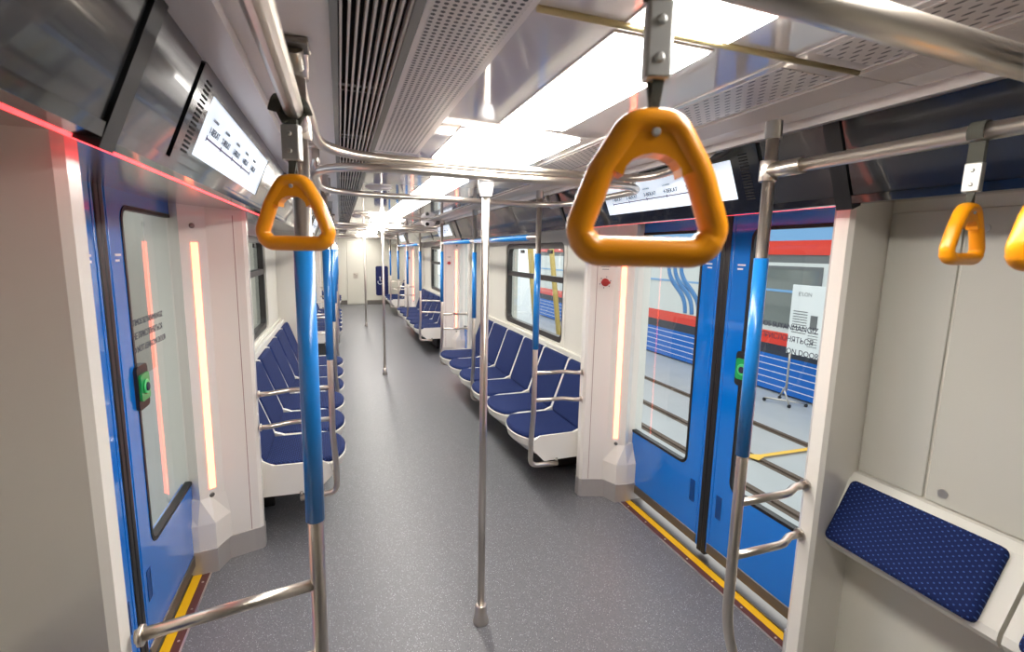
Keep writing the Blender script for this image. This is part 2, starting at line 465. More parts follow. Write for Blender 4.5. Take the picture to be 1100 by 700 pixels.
for s in (1, -1):
    nm = SIDE[s]
    for i, zc in enumerate(ZONES):
        where = ['nearest', 'middle', 'farthest'][i]
        screen_unit(s, zc - .68, zc + .58, 'bright white route screen in a black bezel above the %s %s doors' % (where, nm), i < 2)
        cove_panel(s, zc - .93, zc - .69, 'small dark overhead panel just before the %s %s route screen' % (where, nm), M['cove_l'])
        cove_panel(s, zc + .59, zc + .93, 'small dark overhead panel just beyond the %s %s route screen' % (where, nm), M['cove_l'])
        cove_joint(s, zc - .955); cove_joint(s, zc + .955, .03)
        if i < 2:
            a, b = zc + .97, ZONES[i + 1] - .98
            mid = (a + b) / 2
            cove_panel(s, a, mid - .6, 'dark glossy overhead panel past the %s doors, before the %s bench window' % (where, nm), M['cove_l'])
            cove_panel(s, mid - .6, mid + .6, 'dark glossy overhead panel centred over the %s window past the %s doors' % (nm, where), M['cove_l'])
            cove_panel(s, mid + .6, b, 'dark overhead panel at the far end of the %s bench past the %s doors' % (nm, where), M['cove_l'])
        elif i == 2:
            cove_panel(s, zc + .97, Y_END, 'dark overhead panel reaching the far end wall on the %s' % nm, M['cove_l'])
    cove_panel(s, Y_BACK, ZONES[0] - .98, 'large dark overhead panel at the near %s corner of the picture' % nm, M['cove_l'])
    # red light strips under the lip over each door
    for i, zc in enumerate(ZONES):
        y0, y1 = (zc - 1.6, zc + .9) if i == 0 and s < 0 else (zc - .9, zc + .9)
        o = MB().box(*sorted((s * (XB + .0305), s * (XB + .05))), y0, y1, ZB - .003, ZB + .003).build('light_strip', M['red_led'])
        tag(o, 'thin red light strip under the dark panels over the %s %s doors' % (['nearest', 'middle', 'farthest'][i], nm), 'light', 'red door light strips')
        if s < 0:
            o = MB().box(-1.325, -1.305, zc - .78, zc + .72, 1.872, 1.879).build('light_strip', M['red_led'])
            tag(o, 'thin red light strip along the top edge of the %s left doors' % ['nearest', 'middle', 'farthest'][i], 'light', 'red door light strips')

# ------------------------------------------------------------------ ceiling fittings
# left slatted grille over a dark slot
def grille(y0, y1, label):
    b = MB(); r = thing('ceiling_grille', label, 'grille', (-.497, (y0 + y1) / 2, ZC), 'slatted grilles on the left of the ceiling'); off = r.location.copy()
    for k in range(9):
        x = -.553 + k * .0138
        b.box(x - .0022, x + .0022, y0, y1, ZC - .002, ZC + .016)
    b.build('slats', M['rib'], r, off)
    f = MB()
    f.box(-.572, -.558, y0, y1, ZC - .006, ZC + .02); f.box(-.440, -.424, y0, y1, ZC - .006, ZC + .02)
    y = y0 + .02
    while y < y1:
        f.box(-.56, -.435, y, y + .02, ZC + .018, ZC + .03); f.box(-.56, -.435, y + .05, y + .06, ZC + .018, ZC + .03); y += .58
    f.build('grille_frame', M['dark_steel'], r, off)
for k, (a, b) in enumerate(((-2.9, .2), (.2, 4.6), (4.6, 9.3), (9.3, 15.9))):
    grille(a, b - .004, 'long slatted ceiling grille on the left, %s section from the near end' % ORD[k])
# perforated sheets beside it
for k, (a, b) in enumerate(((-2.6, .55), (.57, 2.10))):
    o = MB().box(-.423, -.255, a, b, ZC - .005, ZC).build('perforated_ceiling_panel', M['ceil'])
    o2 = MB().box(-.412, -.268, a + .03, b - .03, ZC - .0065, ZC - .004).build('round_holes', M['perf'], o)
    tag(o, ['perforated ceiling sheet with round holes overhead, cut by the top edge', 'perforated ceiling sheet with round holes between grille and glossy ceiling'][k], 'panel', 'perforated ceiling sheets')
# right: slotted sheets and ribbed strip
for k, (a, b) in enumerate(((-2.6, .79), (.81, 2.27))):
    o = MB().box(.30, .485, a, b, ZC - .004, ZC).build('slotted_ceiling_panel', M['ceil_gloss'])
    MB().box(.318, .47, a + .03, b - .03, ZC - .0055, ZC - .003).build('slots', M['slot'], o)
    tag(o, ['slotted ceiling sheet at the upper right behind the thick rail', 'slotted ceiling sheet to the right of the bright panels, behind the large handle'][k], 'panel', 'slotted ceiling sheets')
for k, (a, b) in enumerate(((-2.6, .80), (.805, 2.6), (2.61, 6.9), (6.91, 15.9))):
    g = MB()
    for q in range(15):
        x = .49 + q * .0078
        g.box(x, x + .0042, a, b, ZC - .010, ZC - .001)
    g.box(.607, .69, a, b, ZC - .006, ZC, .001)
    g = g.build('ribbed_grille', M['rib'])
    MB().box(.487, .607, a, b, ZC - .002, ZC).build('grille_shade', M['rib_shade'], g)  # dark sheet behind the ribs, recess shade put into its colour
    tag(g, 'ribbed pale ceiling strip on the right, %s section from the near end' % ORD[k], 'grille', 'ribbed strips on the right of the ceiling')
# cross joint seam
o = MB().tube([(-.25, .80, ZC - .004), (.49, .80, ZC - .004)], .006, 8).build('ceiling_seam', mat('brass_trim', (196, 180, 136), .35, metal=.6))
tag(o, 'thin brass-coloured joint strip across the ceiling beside the bright panels', 'trim')
# luminaires
def lamp(y0, y1, wide, label):
    x0, x1 = (-.18, .245) if wide else (-.083, .128)
    r = thing('ceiling_light', label, 'light', ((x0 + x1) / 2, (y0 + y1) / 2, ZC), 'bright ceiling light panels'); off = r.location.copy()
    MB().box(x0 - .006, x1 + .006, y0 - .006, y1 + .006, ZC - .003, ZC + .002).build('light_housing', M['ceil'], r, off)
    d = MB()
    if wide:
        n = 14; poly = []
        for k in range(n + 1):
            u = k / n; poly.append((x0 + (x1 - x0) * u, y0 + .06 - .06 * (1 - (2 * u - 1) ** 2) if False else y0 - .035 * (1 - (2 * u - 1) ** 2)))
        poly += [(x1, y1), (x0, y1)]
        d.prism(poly, ZC - .007, ZC - .002, 'z')
    else: d.box(x0, x1, y0, y1, ZC - .007, ZC - .002, .002)
    d.build('diffuser', M['light'], r, off)
lamps = [(.03, .785, 0), (.835, 1.50, 0), (1.615, 2.15, 1)]
for zc in ZONES[:2]:
    y = zc + .69; e = zc + 4.95 - .52
    for k in range(4): lamps.append((y + k * (e - y) / 4 + .008, y + (k + 1) * (e - y) / 4 - .008, 0))
    lamps.append((zc + 4.95 - .42, zc + 4.95 + .11, 1))
for k in range(3): lamps.append((12.63 + k * 1.02 + .008, 12.63 + (k + 1) * 1.02 - .008, 0))
for k, (a, b, w) in enumerate(lamps):
    lamp(a, b, w, '%s bright ceiling light panel, %s along the row from the near end' % ('wide' if w else 'narrow', ORD[k]))
# small devices
def dome(x, y, label, r=.05):
    t = thing('ceiling_speaker', label, 'speaker', (x, y, ZC))
    MB().lathe((0, 0, 0), [(r, 0), (r, -.008), (r * .95, -.014), (r * .5, -.02), (0, -.021)]).build('speaker_cover', M['ceil'], t)
    MB().lathe((0, 0, 0), [(r * 1.12, 0), (r * 1.12, -.005), (r * 1.0, -.006)]).build('rim', M['ceil'], t)
dome(-.32, 3.31, 'round pale ceiling speaker seen inside the chrome ring rail', .075)
dome(-.37, 6.2, 'small round ceiling fitting by the far left grille', .05)
t = thing('ceiling_camera', 'small pale ceiling camera hanging right of the light row, far along the car', 'camera', (.51, 6.3, ZC - .0105))
MB().lathe((0, 0, 0), [(.10, 0), (.10, -.02), (.085, -.05), (.05, -.075), (0, -.08)]).build('camera_dome', M['ceil'], t)
MB().lathe((-.03, -.07, -.05), [(.022, -.02), (.022, .01)], axis='y').build('camera_lens', M['dark'], t)
MB().box(.06, .2, -.05, .05, -.05, 0, .008).build('camera_arm', M['dark_steel'], t)

# ------------------------------------------------------------------ door pillars
def pillar(zc, s, e, label):
    """s: side of the car, e: +1 beyond the doors, -1 before them"""
    Y = lambda d: zc + e * d
    r = thing('door_pillar', label, 'pillar', (s * 1.15, Y(.86), 0), 'door pillars with light strips'); off = r.location.copy()
    # outline in plan (|x|, distance from the zone's centre)
    plan = [(1.40, .87), (1.22, .87), (1.0, .905), (.985, .895), (.985, .85), (1.0, .832), (1.03, .825), (1.155, .785), (1.25, .70), (1.30, .735), (1.40, .735)]
    P = [(s * a, Y(b)) for a, b in plan]
    MB().prism(P, .13, 1.91).build('pillar_body', M['pillar'], r, off)
    g = lambda pl, o: [(s * (a - o if a < 1.3 else a), Y(b - o if b < .86 else b + o)) for a, b in pl]
    fp = plan[:7] + [(1.15, .785), (1.185, .685), (1.26, .67), (1.40, .67)]
    MB().prism(g(fp, .003), 0, .13).build('kick_plate', M['kick'], r, off)
    # swelling at the foot next to the door
    lo = [(1.135, .791), (1.185, .69), (1.262, .675), (1.36, .675), (1.36, .80)]
    hi = [(1.15, .787), (1.21, .738), (1.25, .70), (1.36, .735), (1.36, .80)]
    ls = [[(s * a, Y(b), z) for a, b in pl] for pl, z in ((lo, .13), (lo, .27), (hi, .40))]
    MB().loft(ls, False).build('foot_fairing', M['pillar'], r, off)
    # light strip let into the slanting face
    A, B = V((1.155, .785)), V((1.25, .70)); d = (B - A).normalized(); n = V((-d.y, d.x)); n = n if n.x < 0 else -n
    c0, c1 = A + d * .044, A + d * .077
    q = [c0 - n * .006, c0 + n * .003, c1 + n * .003, c1 - n * .006]
    MB().prism([(s * p.x, Y(p.y)) for p in q], .44, 1.72).build('light_strip', M['strip'], r, off)
    # shallow panel seam on the broad face
    A2, B2 = V((1.03, .825)), V((1.155, .785)); d2 = (B2 - A2).normalized(); n2 = V((-d2.y, d2.x)); n2 = n2 if n2.y < 0 else -n2
    p = A2 + d2 * .012
    q = [p - d2 * .0015 + n2 * .0008, p + d2 * .0015 + n2 * .0008, p + d2 * .0015 - n2 * .004, p - d2 * .0015 - n2 * .004]
    MB().prism([(s * a.x, Y(a.y)) for a in q], .135, 1.86).build('panel_seam', mat('seam_shadow_gap', (150, 110, 104), .6) if not bpy.data.materials.get('seam_shadow_gap') else bpy.data.materials['seam_shadow_gap'], r, off)
    for z in (.36 + .045, 1.80):
        c = A + d * .066
        b = MB(); b.lathe((0, 0, 0), [(.013, -.002), (.013, .003), (.009, .005), (0, .005)], 14, 'y')
        o = b.build('lock_screw', M['dark_steel'], r)
        nn = V((s * n.x, e * n.y, 0)).normalized()
        o.location = V((s * c.x, Y(c.y), z)) - off; o.rotation_euler = V((0, 1, 0)).rotation_difference(nn).to_euler()
    return r, off
def estop(r, off, zc, s, e):
    """white plate with a red turn knob on the pillar's broad face"""
    A, B = V((1.03, .825)), V((1.155, .785)); d = (B - A).normalized(); n = V((-d.y, d.x)); n = n if n.y < 0 else -n
    c = (A + B) / 2
    nn = V((s * n.x, e * n.y, 0)).normalized(); c3 = V((s * c.x, zc + e * c.y, 1.52)) - off
    u = V((0, 0, 1)).cross(nn).normalized()
    mp = lambda a, b, w: c3 + u * a + V((0, 0, b)) + nn * w
    pl = MB().slab(mp, (-.045, .045, -.05, .05), 0, .006, .02).build('switch_plate', M['plate'], r)
    MB().slab(mp, (-.026, .026, -.026, .026), .006, .012, .0259).build('knob_disc', M['red'], pl)
    MB().slab(mp, (-.03, .03, -.009, .009), .012, .03, .008).build('turn_knob', M['red'], pl)
    k = MB()
    for a in range(6):
        an = 2 * PI * a / 6 + .3
        k.slab(mp, (.037 * math.cos(an) - .003, .037 * math.cos(an) + .003, .037 * math.sin(an) - .003, .037 * math.sin(an) + .003), .006, .0075)
    k.build('plate_marks', M['ink'], pl)
    k = MB()
    for j, w in enumerate((.03, .022)): k.slab(mp, (-w, w, .10 - j * .016, .104 - j * .016), 0, .0012)
    k.build('printed_caption', M['t_grey'], r)
for i, zc in enumerate(ZONES):
    wd = ['nearest', 'middle', 'farthest'][i]
    for s in (1, -1):
        for e in (-1, 1):
            r, off = pillar(zc, s, e, 'white pillar with a glowing strip just %s the %s %s doors' % ('before' if e < 0 else 'beyond', wd, SIDE[s]))
            if s > 0 and e > 0: estop(r, off, zc, s, e)

# ------------------------------------------------------------------ doors
def door_leaf(name, label, button):
    """right-hand leaf beyond the gap, in zone coordinates; window from .16 to .74 (button at its gap edge) """
    r = bpy.data.objects.new(name, None); COL.objects.link(r); tag(r, label, None, None, 'structure')
    mp = lambda u, v, w: V((w, u, v))
    y0, y1 = .035, .86
    wy0, wy1 = (.17, .79)
    L = MB().ring(mp, (y0, y1, .055, 1.93), (wy0, wy1, .485, 1.845), XD, XD + .045, .055)
    L.build('leaf_panel', M['door'], r)
    MB().ring(mp, (wy0 - .004, wy1 + .004, .481, 1.849), (wy0 + .012, wy1 - .012, .497, 1.833), XD - .003, XD + .03, .045, .058).build('window_seal', M['rubber'], r)
    MB().slab(mp, (wy0 + .006, wy1 - .006, .49, 1.84), XD + .012, XD + .018, .05).build('window_pane', M['glass'], r)
    MB().box(XD - .006, XD + .01, y0 + .01, y1, .058, .115, .003).build('sill_strip', M['dark_steel'], r)
    MB().box(XD - .004, XD + .04, .0, .034, .03, 1.93, .006).build('edge_seal', M['rubber'], r)
    # vertical pressed line beside the seal and the recessed grip
    MB().box(XD - .003, XD + .01, .050, .058, .06, 1.93, .002).build('pressed_rib', M['door'], r)
    g = MB().ring(mp, (.085, .125, .29, .42), (.091, .119, .296, .414), XD - .002, XD + .002, .004)
    g.slab(mp, (.090, .120, .295, .415), XD - .001, XD + .001)
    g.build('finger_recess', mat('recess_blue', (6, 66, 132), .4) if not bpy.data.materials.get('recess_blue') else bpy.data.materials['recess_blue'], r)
    if button:
        b = MB().slab(mp, (.145, .255, 1.06, 1.235), XD - .012, XD + .015, .02).build('button_housing', M['rubber'], r)
        MB().slab(mp, (.155, .245, 1.095, 1.20), XD - .02, XD - .010, .012).build('button_plate', M['green'], b)
        MB().lathe((XD - .021, .20, 1.147), [(.030, 0), (.030, -.004), (.026, -.005)], 20, 'x').build('push_button', mat('bright_green', (70, 200, 120), .3) if not bpy.data.materials.get('bright_green') else bpy.data.materials['bright_green'], b)
        MB().lathe((XD - .025, .20, 1.147), [(.017, 0), (.017, -.004), (.012, -.006)], 20, 'x').build('button_centre', M['ink'], b)
        for k, (t_, z_) in enumerate((('ILTIMOS SUYANMANGIZ', 1.372), ('НЕ ПРИСЛОНЯТЬСЯ', 1.318), ('DO NOT LEAN ON DOOR', 1.264))):
            text(t_, .036, frame_m((XD + .010, .375, z_ + .012), (0, 1, 0) if False else (0, -1, 0), (0, 0, 1)), M['ink'], r, 'door_notice', 'CENTER', .92)
    k = MB()
    for j, w in enumerate((.05, .035)): k.slab(mp, (.09, .09 + w, 1.66 - j * .02, 1.668 - j * .02), XD - .001, XD + .001)
    k.build('printed_mark', M['white_ink'], r)
    return r
A = door_leaf('door_1', '', False)     # beyond the gap on the right, no button
B = door_leaf('door_2', '', True)      # with the open button
# the leaf with the button sits before the gap on the right: mirror its parts along the car
def mirror_y(root):
    for o in list(root.children_recursive):
        if o.name.startswith('door_notice'): o.location.y = -o.location.y
        elif o.type == 'MESH':
            for v in o.data.vertices: v.co.y = -v.co.y
            o.data.flip_normals()
mirror_y(B)
nd = 3
for i, zc in enumerate(ZONES):
    wd = ['nearest', 'middle', 'farthest'][i]
    for s in (1, -1):
        for src, far in ((A, True), (B, False)):
            if i == 0 and s == 1: o = src
            else:
                o = copy_tree(src); o.name = 'door_%d' % (nd if nd < 7 else nd + 1); nd += 1
            o.location = (0, zc, 0); o.rotation_euler = (0, 0, 0 if s > 0 else PI)
            f = far if s > 0 else not far
            o['label'] = 'blue glazed door leaf %s the gap of the %s %s doors' % ('beyond' if f else 'before', wd, SIDE[s])
    for s in (1, -1):
        r = thing('door_threshold', 'yellow edged metal threshold along the foot of the %s %s doors' % (wd, SIDE[s]), 'threshold', (s * 1.25, zc, 0), 'door thresholds'); off = r.location.copy()
        bx = lambda a, b, z, m, n: MB().box(*sorted((s * a, s * b)), zc - .68, zc + .68, 0, z).build(n, m, r, off)
        bx(1.258, 1.298, .006, M['threshold'], 'yellow_strip'); bx(1.222, 1.258, .004, M['brown'], 'maroon_strip'); bx(1.214, 1.222, .005, M['steel'], 'edge_trim')
        MB().box(*sorted((s * 1.30, s * 1.42)), zc - .9, zc + .9, -.06, .012).build('guide_rail', M['dark_steel'], r, off)
        b = MB()
        for k in range(7): b.lathe((s * 1.24, zc - .6 + k * .2, .004), [(.006, 0), (.005, .002)], 8)
        b.build('screws', M['steel'], r, off)

# ------------------------------------------------------------------ seats
def seat_proto():
    P_ = .517; h = P_ / 2
    r = thing('carriage_seat', '', 'seat', (0, 0, 0))
    # profile runs: cushion from front (x=.56) to x=1.03, back to (1.185,.86). local x measured from the car's axis, y centred on the seat
    def front(y): return .668 - .10 * (1 - (abs(y) / h) ** 2.4)
    sh = MB()   # white shell: pan with scalloped front, back board
    ny = 12; up = []
    ys = [-h + P_ * k / ny for k in range(ny + 1)]
    top = [(front(y), y) for y in ys]
    poly = top + [(1.22, h), (1.22, -h)]
    lo = [(x + .05 if k <= ny else x, y) for k, (x, y) in enumerate(poly)]
    L = [[(x, y, .285) for x, y in [(a + .10, b) if k <= ny else (a, b) for k, (a, b) in enumerate(poly)]], [(x, y, .36) for x, y in [(a + .015, b) if k <= ny else (a, b) for k, (a, b) in enumerate(poly)]], [(x, y, .415) for x, y in poly], [(x + .008 if k <= ny else x, y, .425) for k, (x, y) in enumerate(poly)]]
    sh.loft(L, False)
    sh.prism([(1.03, .41), (1.05, .425), (1.192, .865), (1.20, .895), (1.22, .90), (1.22, .41)], -h, h, 'y')
    # white ribs between neighbouring seats
    for sg in (-1, 1):
        y0, y1 = sorted((sg * h, sg * (h - .014)))
        sh.prism([(.66, .41), (.66, .428), (.74, .444), (.96, .446), (1.02, .47), (1.165, .862), (1.20, .872), (1.20, .41)], y0, y1, 'y')
    sh.build('seat_shell', M['shell'], r)
    # cushion
    c = MB(); loops = []
    w = h - .018
    def cush(z, ins):
        f = [(front(y) + ins + .006, max(-w + ins, min(w - ins, y))) for y in ys]
        return [(x, y, z) for x, y in f] + [(1.045 - ins, w - ins, z), (1.045 - ins, -w + ins, z)]
    c.loft([cush(.415, 0), cush(.436, -.002), cush(.447, .006), cush(.452, .022)], True)
    c.build('seat_cushion', M['seat'], r)
    b = MB(); d = V((1.175 - 1.028, 0, .862 - .44)); l = d.length; d.normalize(); n = V((-d.z, 0, d.x))
    def back(w_, ins):
        pts = MB.rrect(-w + ins, w - ins, ins, l - ins, .03, 4)
        return [V((1.038, 0, .44)) + V((0, u, 0)) + d * v + n * w_ for u, v in pts]
    b.loft([back(-.005, 0), back(.018, 0), back(.027, .006), back(.031, .02)], True)
    b.build('back_cushion', M['seat'], r)
    return r
S0 = seat_proto(); used = False
def seat_end(r, sg):
    """white side cheek closing the end of a bench"""
    h = .2585
    y0, y1 = sorted((sg * h, sg * (h + .012)))
    MB().prism([(.645, .36), (.665, .425), (.70, .448), (.97, .452), (1.03, .49), (1.17, .875), (1.22, .90), (1.22, .27), (.74, .262)], y0, y1, 'y').build('end_cheek', M['shell'], r)
for s in (1, -1):
    for i, (y0, y1) in enumerate(BENCH):
        n = 6 if i < 2 else 3
        for k in range(n):
            if not used: o = S0; used = True
            else:
                o = S0.copy(); COL.objects.link(o)
                for ch in PROTO_PARTS:
                    c = ch.copy(); COL.objects.link(c); c.parent = o
            if o is S0: PROTO_PARTS = list(S0.children)
            y = y0 + .517 * (k + .5)
            o.location = (0, y, 0); o.rotation_euler = (0, 0, 0 if s > 0 else PI)
            o['label'] = 'navy seat, %s along the %s %s bench counting away from the viewer' % (ORD[k], ['nearest', 'middle', 'farthest'][i], SIDE[s])
            o['group'] = 'navy bench seats'
            if k == 0: seat_end(o, -s)
            if k == n - 1: seat_end(o, s)
        hb = MB().box(*sorted((s * .98, s * 1.215)), y0 + .35, y0 + .95, .02, .24, .01)
        tag(hb.build('heater_box', M['box']), 'black heater box under the %s %s bench' % (['nearest', 'middle', 'farthest'][i], SIDE[s]), 'heater', 'heaters under the benches')
        # wall ledge over the backs
        tag(MB().box(*sorted((s * 1.19, s * XW)), y0 - .03, y1 + .03 if i < 2 else y0 + 1.6, .872, .905, .006).build('trim_%d' % cove_joint.n, M['wall']), 'white ledge along the top of the bench', kind='structure'); cove_joint.n += 1

# perch seats on the near walls (folded rests)
def perch(s, y0, y1, label):
    r = thing('perch_seat', label, 'seat', (s * 1.1, (y0 + y1) / 2, .65), 'narrow perch rests on the near walls'); off = r.location.copy()
    sect = [(1.22, .93), (1.195, .93), (1.165, .91), (1.062, .725), (1.058, .70), (1.08, .675), (1.22, .65)]
    MB().prism([(s * a, b) for a, b in sect], y0, y1, 'y').build('rest_shell', M['shell'], r, off)
    d = V((1.060 - 1.167, 0, .722 - .912)); l = d.length; d.normalize(); n = V((d.z, 0, -d.x))
    mp = lambda u, v, w: (lambda p: V((s * p.x, u, p.z)))(V((1.167, 0, .912)) + d * v + n * w)
    lp = lambda ins, w: [mp(u, v, w) for u, v in MB.rrect(y0 + .045 + ins, y1 - .035 - ins, .0 + ins, l + .012 - ins, .02, 4)]
    MB().loft([lp(0, -.01), lp(0, .012), lp(.005, .018), lp(.02, .021)]).build('rest_cushion', M['seat'], r, off)
for s in (1, -1):
    perch(s, .655, 1.178, 'navy padded perch rest on the near %s wall, beside the door pillar' % SIDE[s])
    perch(s, .14, .645, 'navy padded perch rest on the near %s wall, farther from the pillar' % SIDE[s])
    # wall panels near the viewer
    o = MB().box(*sorted((s * (XW - .008), s * XW)), .955, 1.165, .935, 1.86, .003).build('wall_panel', M['grey_wall'])
    tag(o, 'narrow grey wall panel next to the near %s pillar, above the perch rest' % SIDE[s], 'panel')
    o = MB().box(*sorted((s * (XW - .0085), s * (XW - .001))), .12, .945, .935, 1.86, .003).build('cabinet_door', M['grey_wall'])
    MB().lathe((s * (XW - .010), .90, .975), [(.014, -.002), (.014, .002), (.008, .003)], 16, 'x').build('lock', M['clamp'], o)
    MB().lathe((s * (XW - .010), .90, 1.80), [(.012, -.002), (.012, .002), (.008, .003)], 16, 'x').build('lock', M['clamp'], o)
    tag(o, 'wide grey cabinet door on the near %s wall with round locks' % SIDE[s], 'cabinet door')
    tag(MB().box(*sorted((s * (XW - .012), s * XW)), Y_BACK, 1.08, 0, .07, .003).build('baseboard_' + SIDE[s], M['dark_steel']), 'metal baseboard at the foot of the near %s wall' % SIDE[s], kind='structure')

# ------------------------------------------------------------------ grab poles and rails
R1 = .0175
def seat_pole(s, y, label, e=1, bars=True, foot=True):
    """pole at the end of a bench; e = side along the car where its bench lies"""
    x = XP
    r = thing('grab_pole', label, 'pole', (s * x, y, .27), 'grab poles along the benches'); off = r.location.copy()
    pts = [(s * x, y, ZC - .004), (s * x, y, .62), (s * (x - .012), y, .45), (s * (x - .014), y, .255)]
    if foot: pts += [(s * (x + .19), y, .245)]
    if y < 1.5: pts = [(s * x, y, ZC - .004), (s * x, y, .46), (s * (x + .07), y, .26), (s * (x + .19), y, .245)]; pts = fillet(pts, [0, .5, .12, 0], 8)
    else: pts = fillet(pts, [0, .3, .15, .055, 0][:len(pts)], 6)
    MB().tube(pts, R1).build('tube', M['steel'], r, off)
    if foot: MB().tube([(s * (x + .185), y, .235), (s * (x + .185), y, .284)], .009, 10).build('foot_stud', M['dark_steel'], r, off)
    MB().tube([(s * x, y, 1.70), (s * x, y, 1.07)], R1 + .0035, 18).build('blue_sleeve', M['blue'], r, off)
    MB().lathe((s * x, y, ZC - .055), [(.024, 0), (.024, .05), (.03, .052), (.03, .056)], 18).build('ceiling_socket', M['steel'], r, off)
    if bars:
        for z in (.905, .715):
            yb = y
            ex = .035 if s < 0 and e > 0 else 0.
            yo = yb - e * .035 if e > 0 or s > 0 else yb - .055
            b = MB().tube([(s * x, yb, z), (s * (x + .35), yo, z - .004)] if yo < yb - .05 and e < 0 else fillet([(s * x, yb, z), (s * (x + .22), yb, z), (s * (x + .29 + ex), yo, z - .004), (s * (x + .345 + ex), yo, z - .004)], [0, .1, .05, 0], 6), .0135, 12)
            o = b.build('side_bar', M['steel'], r, off)
            MB().lathe((s * (x + .338 + ex), yo, z - .004), [(.021, -.004), (.021, .004), (.015, .006)] if s > 0 else [(.021, .004), (.021, -.004), (.015, -.006)], 16, 'x').build('wall_flange', M['steel'], o, (0, 0, 0))
            o.children[0].data.transform(Matrix.Translation(-off))
    return r
for s in (1, -1):
    nm = SIDE[s]
    for i, zc in enumerate(ZONES):
        wd = ['nearest', 'middle', 'farthest'][i]
        seat_pole(s, zc - .89, 'tall blue-sleeved grab pole with two side bars before the %s %s doors' % (wd, nm), -1)
        seat_pole(s, zc + .89, 'tall blue-sleeved grab pole with two side bars beyond the %s %s doors' % (wd, nm), 1)
        if i < 2:
            seat_pole(s, zc + 2.476, 'blue-sleeved grab pole halfway along the %s %s bench' % (wd, nm), 1, bars=False)
            ya, yb = zc + .89, zc + 4.95 - .89
            r = thing('grab_rail', 'horizontal rail with blue sleeve above the %s %s bench' % (wd, nm), 'rail', (s * XP, (ya + yb) / 2, 1.80), 'rails above the benches'); off = r.location.copy()
            MB().tube([(s * XP, ya, 1.805), (s * XP, yb, 1.805)], R1 - .001).build('tube', M['steel'], r, off)
            for a, b in ((ya + .18, zc + 2.45), (zc + 2.61, yb - .18)):
                MB().tube([(s * XP, a, 1.805), (s * XP, b, 1.805)], R1 + .003, 16).build('blue_sleeve', M['blue'], r, off)
    # rail towards the viewer with its clamp on the near pole
    r = thing('grab_rail', 'steel rail running from the near %s grab pole towards the viewer' % nm, 'rail', (s * XP, .0, 1.955), 'near overhead rails'); off = r.location.copy()
    MB().tube([(s * XP, -2.4, 1.955), (s * XP, 1.13, 1.955)], R1).build('tube', M['steel'], r, off)
    b = MB().tube([(s * XP, 1.04, 1.955), (s * XP, 1.155, 1.955)], .0225, 16); b.lathe((s * XP, 1.155, 1.925), [(.024, 0), (.025, .002), (.025, .058), (.024, .06)], 18)
    b.build('clamp_sleeve', M['steel'], r, off)
    MB().tube([(s * XP, -2.3, 1.955), (s * XP, -2.3, ZC - .006)], .012).build('hanger', M['steel'], r, off)
def floor_pole(y, label, x=0):
    r = thing('centre_pole', label, 'pole', (x, y, 0), 'poles in the middle of the aisle')
    MB().tube([(x, y, 0), (x, y, 1.99)], .0165, 18).build('tube', M['steel'], r, (x, y, 0))
    MB().lathe((0, 0, 0), [(.036, 0), (.036, .012), (.030, .03), (.0265, .085), (.022, .09), (.0165, .091)], 24).build('floor_socket', M['steel'], r)
    c = MB(); h = [(.020, 1.925), (.024, 1.94), (.030, 1.98), (.031, 2.018)]
    c.loft([[(a * u, .022 * v * (1 + (a - .02) * 8), z) for u, v in ((-1, -.6), (-.6, -1), (.6, -1), (1, -.6), (1, .6), (.6, 1), (-.6, 1), (-1, .6))] for a, z in h], False)
    k = c.build('top_clamp', mat('white_cast_clamp', (222, 224, 226), .35) if not bpy.data.materials.get('white_cast_clamp') else bpy.data.materials['white_cast_clamp'], r)
    q = MB()
    for xx in (-.018, .018): q.lathe((xx, -.029, 2.008), [(.004, 0), (.004, -.002)], 10, 'y')
    q.build('clamp_bolts', M['dark_steel'], k)
floor_pole(1.95, 'plain steel pole in the middle of the aisle, nearest to the viewer')
floor_pole(6.75, 'thin steel pole in the aisle, second from the viewer', -.03)
floor_pole(11.3, 'faint steel pole far down the aisle near the end wall', -.06)
